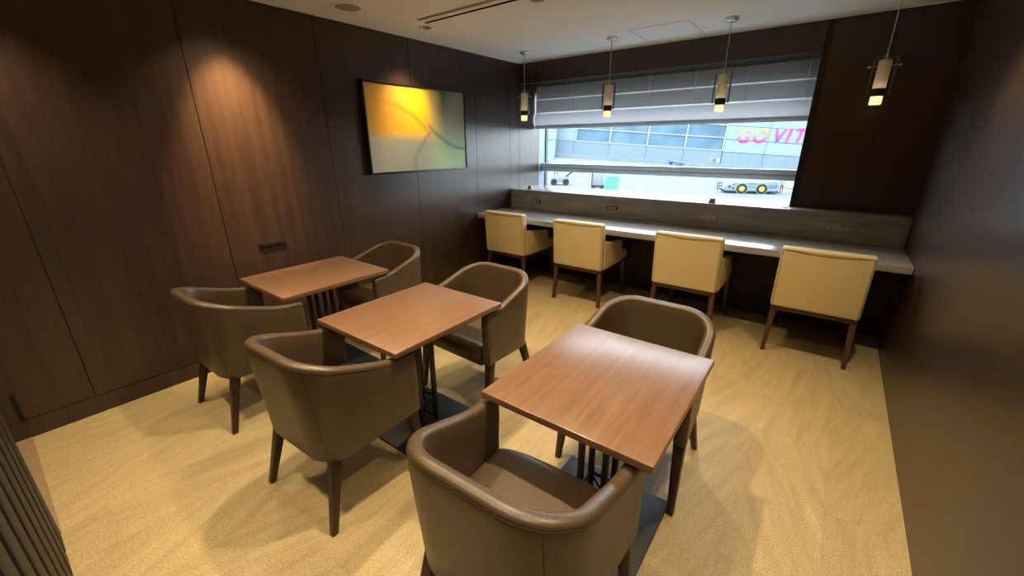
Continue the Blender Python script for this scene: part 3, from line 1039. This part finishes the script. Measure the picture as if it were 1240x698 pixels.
ST = [((-16.9, 43.4), (-25.0, 63.0)), ((-13.5, 40.5), (-22.0, 62.0)), ((-11.8, 42.0), (-19.5, 62.0)),
      ((-10.0, 42.5), (-17.0, 62.0)), ((-8.2, 43.5), (-14.6, 62.0))]
SL = ['white line along the right edge of the green lane', 'slanting white line on the apron, second from the green lane',
      'slanting white line on the apron, third from the green lane', 'slanting white line on the apron, fourth from the green lane',
      'slanting white line on the apron, nearest the white tractor']
for (a, b), l in zip(ST, SL):
    stripe(a, b, .22, l)

# sloping boarding corridor across the apron; local x runs along it, local -y faces the room
br = bpy.data.objects.new('boarding_bridge', None); COL.objects.link(br)
tag(br, 'pale blue sloping boarding corridor with a window band and pink lettering', 'boarding bridge')
az = math.radians(33.5)
ex = Vector((math.cos(az), math.sin(az), 0)); en = Vector((-math.sin(az), math.cos(az), 0)); ez = Vector((0, 0, 1))
k = -.069; ct_, st_ = math.cos(math.atan(k)), math.sin(math.atan(k))
lx = ex * ct_ + ez * st_; lz = -ex * st_ + ez * ct_
mt = Matrix.Identity(4)
for i, v in enumerate((lx, en, lz)):
    for j in range(3): mt[j][i] = v[j]
mt.translation = Vector((-5.444, 24.541, 0))
br.matrix_world = mt
bm = BM(); box(bm, -7.9, 14, .06, 4.0, .30, 5.0); obj('corridor_wall', bm, M['facade'], br)
bm = BM(); box(bm, -7.9, 2.78, .0, .06, .28, 1.10); obj('lower_panel', bm, M['facade'], br)
bm = BM(); box(bm, 2.84, 5.40, .0, .06, 1.07, 1.80); box(bm, 5.43, 8.5, .0, .06, 1.07, 1.80)
box(bm, 2.84, 5.40, .0, .06, 1.84, 2.63); box(bm, 5.43, 8.5, .0, .06, 1.84, 2.63)
box(bm, 2.84, 5.40, .0, .06, 2.66, 3.4); box(bm, 5.43, 8.5, .0, .06, 2.66, 3.4)
obj('upper_panel', bm, M['facade_light'], br)
bm = BM(); box(bm, 2.84, 5.40, .0, .06, .28, 1.03); box(bm, 5.43, 8.5, .0, .06, .28, 1.03); obj('lower_panel', bm, M['facade'], br)
bm = BM()
for x in (-6.72, -4.44, -2.04, .36, 2.81, 5.415): box(bm, x - .014, x + .014, -.004, .07, .28, 1.10 if x < 3 else 3.4)
box(bm, 2.8, 8.5, -.004, .055, 1.034, 1.066); box(bm, 2.8, 8.5, .03, .058, 1.80, 1.84); box(bm, 2.8, 8.5, .03, .058, 2.63, 2.66)
obj('panel_joint', bm, M['facade_joint'], br)
bm = BM(); box(bm, -7.9, 12, -.25, .3, .02, .25); obj('lower_ledge', bm, M['facade_low'], br)
bm = BM(); box(bm, -7.9, 12, -.30, .1, -.04, .02); obj('ledge_edge', bm, M['mullion'], br)
bm = BM(); box(bm, -7.9, -6.66, .0, .06, 1.12, 3.4); obj('end_panel', bm, M['facade_light'], br)
for x0, x1 in ((-6.66, -4.44), (-4.44, -2.04), (-2.04, .36), (.36, 2.76)):
    for z0, z1 in ((1.16, 1.86), (1.94, 2.62)):
        bm = BM(); box(bm, x0 + .04, x1 - .04, .03, .058, z0, z1); obj('window', bm, M['facade_glass'], br)
bm = BM()
for x in (-6.63, -4.44, -2.04, .36, 2.76): box(bm, x - .05, x + .05, -.04, .06, 1.10, 3.4)
for z in (1.13, 1.90, 2.66): box(bm, -6.66, 2.8, -.03, .06, z - .035, z + .035)
obj('mullion', bm, M['mullion'], br)

# lettering and signs on the corridor (parts of it)
def text(name, s, size, mat, x, z, shear=0, bold=0, parent=br, sx=1, level=True):
    cu = bpy.data.curves.new(name, 'FONT'); cu.body = s; cu.size = size; cu.shear = shear; cu.offset = bold; cu.extrude = .01
    cu.resolution_u = 6
    tmp = bpy.data.objects.new('tmp', cu); COL.objects.link(tmp)
    dg = bpy.context.evaluated_depsgraph_get()
    me = bpy.data.meshes.new_from_object(tmp.evaluated_get(dg)); me.name = name
    bpy.data.objects.remove(tmp)
    me.materials.clear(); me.materials.append(mat)
    o = bpy.data.objects.new(name, me); COL.objects.link(o); o.parent = parent
    o.rotation_euler = (PI / 2, -math.atan(k) if level else 0, 0)
    o.rotation_euler = Matrix.Rotation(-math.atan(-k) if level else 0, 3, 'Y').to_euler() if False else (PI / 2, 0, 0)
    o.scale = (sx, 1, 1)
    o.location = (x, -.03, z)
    if level:
        o.matrix_local = Matrix.Translation((x, -.03, z)) @ Matrix.Rotation(math.atan(k), 4, 'Y') @ Matrix.Rotation(PI / 2, 4, 'X') @ Matrix.Diagonal((sx, 1, 1, 1))
    return o
# letter left edges along the facade (metres) with a level baseline
def fz(s, z): return z - k * s     # world height -> facade local height
for ch, s, mt_ in (('G', 3.46, 'letter_warm'), ('O', 4.40, 'letter_warm'), ('V', 5.62, 'letter_violet'), ('I', 6.42, 'letter_pink'), ('T', 6.88, 'letter_pink')):
    text('letter', ch, 1.14, M[mt_], s, fz(s, 1.42), shear=.28, bold=.022, sx=.98)
bm = BM(); box(bm, 2.08, 2.76, -.03, .0, .36, .66); sg = obj('number_sign', bm, M['mullion'], br)
text('numerals', '18', .30, M['ink'], 2.20, .405, bold=.008, level=False)
bm = BM()
v = [bm.verts.new(p) for p in ((-.55, -.28, .25), (-.20, -.28, .25), (-.375, -.28, .03), (-.55, -.26, .25), (-.20, -.26, .25), (-.375, -.26, .03))]
bm.faces.new((v[0], v[2], v[1])); bm.faces.new((v[3], v[4], v[5]))
for a, b in ((0, 1), (1, 2), (2, 0)): bm.faces.new((v[a], v[b], v[b + 3], v[a + 3]))
bmesh.ops.recalc_face_normals(bm, faces=bm.faces)
obj('clearance_arrow', bm, M['blue_sign'], br)
t_ = text('clearance_text', '2.8m', .30, M['ink'], -.12, .04, level=False); t_.location.y = -.27

# stair tower at the corridor's left end
tw = bpy.data.objects.new('stair_tower', None); COL.objects.link(tw)
mt2 = mt.copy(); tw.matrix_world = mt2
tag(tw, 'pale block standing at the left end of the boarding corridor', 'building')
bm = BM(); box(bm, -12.5, -7.92, -.9, 3.2, -.2, 5.2); obj('tower_wall', bm, M['facade_light'], tw)
bm = BM(); box(bm, -12.5, -7.91, -.915, -.90, 1.08, 1.11); box(bm, -7.93, -7.905, -.915, .3, -.2, 5.2); obj('panel_joint', bm, M['facade_joint'], tw)
bm = BM(); box(bm, -12.1, -8.3, -.5, 2.8, -4.6, -.2); obj('tower_base', bm, M['facade_low'], tw)
# columns carrying the corridor
bm = BM()
for x in (9.5,):
    cyl(bm, (x, 2.0, -3.3), (x, 2.0, .32), .22, seg=16)
obj('support_column', bm, M['facade_low'], br)

# aircraft tractor
tg = tag(empty('aircraft_tractor', (-4.4, 48.9, GZ), math.radians(22)), 'low white aircraft tractor with yellow wheel hubs on the apron', 'tractor')
bm = BM()
prof = [(-2.6, .25), (2.5, .25), (2.75, .7), (2.6, 1.05), (1.6, 1.18), (0, 1.2), (-1.5, 1.12), (-2.6, .80), (-2.8, .4)]
a = [bm.verts.new((x, -1.1, z)) for x, z in prof]; b = [bm.verts.new((x, 1.1, z)) for x, z in prof]
bm.faces.new(a); bm.faces.new(b[::-1])
for i in range(len(prof)):
    j = (i + 1) % len(prof); bm.faces.new((a[i], b[i], b[j], a[j]))
bmesh.ops.recalc_face_normals(bm, faces=bm.faces)
bmesh.ops.bevel(bm, geom=list(bm.edges), offset=.06, segments=2, affect='EDGES')
obj('body', bm, M['tug_white'], tg)
bm = BM(); box(bm, 1.5, 2.55, -1.0, 1.0, 1.0, 1.32, bev=.05); cb = obj('cab', bm, M['tug_white'], tg)
bm = BM(); box(bm, 1.62, 2.45, -1.13, -1.0, .62, 1.02, bev=.02); obj('cab_window', bm, M['facade_glass'], cb)
bm = BM(); box(bm, -2.7, 2.7, -1.09, 1.09, .16, .27); box(bm, -2.3, -2.15, -1.12, -1.09, .6, .85); box(bm, -.45, .45, -1.12, -1.09, 1.02, 1.07); box(bm, -.35, .35, -1.12, -1.09, .70, .73); box(bm, -1.95, -1.75, -1.12, -1.09, .5, .65)
cyl(bm, (-2.0, -1.115, .95), (-1.6, -1.115, 1.1), .03, seg=6); cyl(bm, (-2.55, -1.115, .95), (-2.2, -1.115, 1.05), .03, seg=6)
obj('skirt', bm, M['tug_dark'], tg)
for wx in (-.98, .98):
    for sy in (-1, 1):
        bm = BM(); cyl(bm, (wx, sy * .85, .52), (wx, sy * 1.16, .52), .52, seg=28); wh = obj('wheel', bm, M['tyre'], tg)
        bm = BM(); cyl(bm, (wx, sy * 1.14, .52), (wx, sy * 1.19, .52), .30, .26, seg=20); obj('hub', bm, M['hub_yellow'], wh)
        bm = BM(); cyl(bm, (wx, sy * 1.08, .56), (wx, sy * 1.12, .56), .63, seg=28); obj('wheel_arch', bm, M['tug_white'], tg)
bm = BM()
for z in (.4, .7, 1.0): box(bm, -3.5, -2.9, -.8, -.74, z, z + .05)
for x in (-3.4, -3.2, -3.0): box(bm, x, x + .05, -.8, -.74, .3, 1.25)
obj('towing_frame', bm, M['tug_dark'], tg)

# worker by the tractor: one skinned body
def worker(loc, rz):
    e = empty('person', loc, rz)
    J = {'pelvis': (0, 0, .86, .115), 'waist': (0, 0, 1.02, .11), 'chest': (0, 0, 1.22, .13), 'neckb': (0, 0, 1.36, .07), 'neck': (0, 0, 1.41, .045), 'headb': (0, .01, 1.47, .075), 'head': (0, .012, 1.55, .088), 'crown': (0, .0, 1.62, .06)}
    E = [('pelvis', 'waist'), ('waist', 'chest'), ('chest', 'neckb'), ('neckb', 'neck'), ('neck', 'headb'), ('headb', 'head'), ('head', 'crown')]
    for s, n in ((-1, 'l'), (1, 'r')):
        J.update({'hip' + n: (s * .09, 0, .82, .085), 'knee' + n: (s * .10, .03 * s, .46, .058), 'ank' + n: (s * .11, -.02 * s, .09, .04), 'toe' + n: (s * .12, .11 - .02 * s, .035, .035),
                  'sh' + n: (s * .17, 0, 1.32, .055), 'el' + n: (s * .25, -.02, 1.08, .042), 'wr' + n: (s * .25, .10, .88, .028), 'ha' + n: (s * .25, .13, .81, .03)})
        E += [('pelvis', 'hip' + n), ('hip' + n, 'knee' + n), ('knee' + n, 'ank' + n), ('ank' + n, 'toe' + n), ('neckb', 'sh' + n), ('sh' + n, 'el' + n), ('el' + n, 'wr' + n), ('wr' + n, 'ha' + n)]
        for q in range(4):
            dx = (q - 1.5) * .018
            J['f%s%d' % (n, q)] = (s * .25 + s * .004, .14 + dx, .745 - .008 * (q in (1, 2)), .0085)
            E.append(('ha' + n, 'f%s%d' % (n, q)))
        J['th' + n] = (s * .235, .175, .785, .009); E.append(('ha' + n, 'th' + n))
    ks = list(J); me = bpy.data.meshes.new('body')
    me.from_pydata([J[x][:3] for x in ks], [(ks.index(a), ks.index(b)) for a, b in E], [])
    o = bpy.data.objects.new('body', me); COL.objects.link(o)
    sk = o.modifiers.new('s', 'SKIN'); sb = o.modifiers.new('b', 'SUBSURF'); sb.levels = 1; sb.render_levels = 1
    for i, x in enumerate(ks):
        me.skin_vertices[0].data[i].radius = (J[x][3],) * 2
    me.skin_vertices[0].data[0].use_root = True
    dg = bpy.context.evaluated_depsgraph_get()
    m2 = bpy.data.meshes.new_from_object(o.evaluated_get(dg)); bpy.data.objects.remove(o)
    m2.name = 'body'
    for mm in (M['shirt'], M['trousers'], M['skin'], M['hair']):
        m2.materials.append(mm)
    for p in m2.polygons:
        z = p.center.z; p.use_smooth = True
        if z > 1.56 or (z > 1.46 and p.center.y < -.02): p.material_index = 3
        elif z > 1.385: p.material_index = 2
        elif abs(p.center.x) > .205 and z < .90: p.material_index = 2
        elif z > .92 or abs(p.center.x) > .2: p.material_index = 0
        elif z < .07: p.material_index = 3
        else: p.material_index = 1
    b = bpy.data.objects.new('body', m2); COL.objects.link(b); b.parent = e
    return e
tag(worker((-1.40, 49.9, GZ), PI * .85), 'person in pale shirt and red trousers standing right of the white tractor', 'person')

# orange tow equipment right of the worker
tr = tag(empty('tow_cart', (.1, 50.6, GZ), .1), 'orange tow cart on the apron right of the standing person', 'cart')
bm = BM(); box(bm, -.5, 1.2, -.5, .5, .35, .85, bev=.03); obj('cart_body', bm, M['orange'], tr)
bm = BM(); cyl(bm, (-.5, 0, .5), (-1.3, 0, .6), .05, seg=8); obj('tow_bar', bm, M['orange'], tr)
for x in (-.2, .9):
    bm = BM(); cyl(bm, (x, -.55, .2), (x, .55, .2), .2, seg=16); obj('wheel', bm, M['tyre'], tr)

# cargo container on a dolly
cg = tag(empty('cargo_container', (-20.3, 43.9, GZ), math.radians(24)), 'white cargo container with dark edges beside the green lane', 'container')
bm = BM(); box(bm, -.70, .70, -.7, .7, .40, 1.85, bev=.03); obj('container_box', bm, M['mullion'], cg)
bm = BM(); box(bm, -.76, -.68, -.76, -.68, .15, 2.0); box(bm, -.8, .75, -.74, .74, .22, .42); obj('dolly_frame', bm, M['tug_dark'], cg)
for x in (-.5, .5):
    bm = BM(); cyl(bm, (x, -.74, .16), (x, .74, .16), .16, seg=14); obj('wheel', bm, M['tyre'], cg)

# belt loader at the far left
bd = tag(empty('belt_loader', (-26.6, 45.2, GZ), math.radians(33)), 'belt loader with raised ramp at the left edge of the window view', 'loader')
bm = BM(); box(bm, -1.2, 1.2, -.8, .8, .45, 1.1, bev=.05); obj('chassis', bm, M['tug_white'], bd)
for x in (-.8, .8):
    bm = BM(); cyl(bm, (x, -.9, .42), (x, .9, .42), .42, seg=20); wh = obj('wheel', bm, M['tyre'], bd)
bm = BM()
mtx = Matrix.Translation((1.2, -.2, 1.4)) @ Matrix.Rotation(-math.radians(38), 4, 'Y')
box(bm, -1.6, 1.6, -.35, .35, -.07, .07, mtx=mtx); obj('conveyor', bm, M['tug_dark'], bd)
bm = BM(); box(bm, -.75, -.68, -.5, -.44, 1.1, 2.1); box(bm, -.3, -.24, -.5, -.44, 1.1, 2.1); box(bm, -.75, -.24, -.5, -.44, 2.04, 2.1); box(bm, -.75, -.24, -.5, -.44, 1.55, 1.61)
obj('guard_rail', bm, M['tug_dark'], bd)

# ------------------------------------------------------------------ lights
def kelvin_spot(name, loc, power, size, blend=.6, radius=.025, color=(1, .70, .36), tilt=(0, 0)):
    l = bpy.data.lights.new(name, 'SPOT'); l.energy = power; l.spot_size = math.radians(size); l.spot_blend = blend
    l.shadow_soft_size = radius; l.color = color
    o = bpy.data.objects.new(name, l); COL.objects.link(o); o.location = loc
    o.rotation_euler = (tilt[0], tilt[1], 0)
    return o
LAMP = (1, .79, .50)
PW = [[60, 70, 70, 60], [80, 96, 96, 78], [60, 52, 52, 52]]
for j, y in enumerate(ROWS):
    for i, x in enumerate(COLX):
        if i == 0 and j < 2:
            # adjustable fittings turned a little towards the wall
            kelvin_spot('downlight_beam', (x, y, H - .006), PW[j][i] * (.75, 3.2)[j], (60, 50)[j], 1.0, color=(1, .66, .32), tilt=(0, math.radians((24, 21)[j])))
            kelvin_spot('downlight_beam', (x, y, H - .006), PW[j][i] * .4, 110, .8, color=LAMP)
        else:
            kelvin_spot('downlight_beam', (x, y, H - .006), PW[j][i], (92, 108, 100)[j], 1.0, radius=.022, color=LAMP)
# added unseen fill spot in the corridor, with no fitting
kelvin_spot('corridor_fill', (1.0, -5.1, H - .01), 30, 140, .6, color=LAMP)

# daylight portal in the window
l = bpy.data.lights.new('window_portal', 'AREA'); l.shape = 'RECTANGLE'; l.size = 2.84; l.size_y = 1.16
l.cycles.is_portal = True
o = bpy.data.objects.new('window_portal', l); COL.objects.link(o); o.location = (1.42, .645, 1.48); o.rotation_euler = (-PI / 2, 0, 0)

wd = bpy.data.worlds.new('world'); S.world = wd; wd.use_nodes = True
nt = wd.node_tree
bg = nt.nodes['Background']
tc = nt.nodes.new('ShaderNodeTexCoord'); sx_ = nt.nodes.new('ShaderNodeSeparateXYZ'); nt.links.new(tc.outputs['Generated'], sx_.inputs[0])
r = ramp(nt, sx_.outputs[2], [(0.0, (.88, .95, 1.0)), (.5, (.76, .88, 1.0))])
nt.links.new(r.outputs[0], bg.inputs[0])
bg.inputs[1].default_value = 10.0

# ------------------------------------------------------------------ camera
cam = bpy.data.cameras.new('camera'); co = bpy.data.objects.new('camera', cam); COL.objects.link(co)
cam.sensor_width = 36; cam.lens = 497.2088 / 1240 * 36; cam.clip_start = .02; cam.clip_end = 500
R3 = Matrix(((0.79405595, -0.19763802, 0.57481681), (0.60781458, 0.26758206, -0.74763713), (-0.00604915, 0.94304775, 0.3326024)))
mw = R3.to_4x4(); mw.translation = Vector((3.1158, -4.2169, 1.4569))
co.matrix_world = mw
S.camera = co
S.view_settings.view_transform = 'Standard'; S.view_settings.look = 'None'
S.view_settings.exposure = .42; S.view_settings.gamma = 1; S.view_settings.use_curve_mapping = False
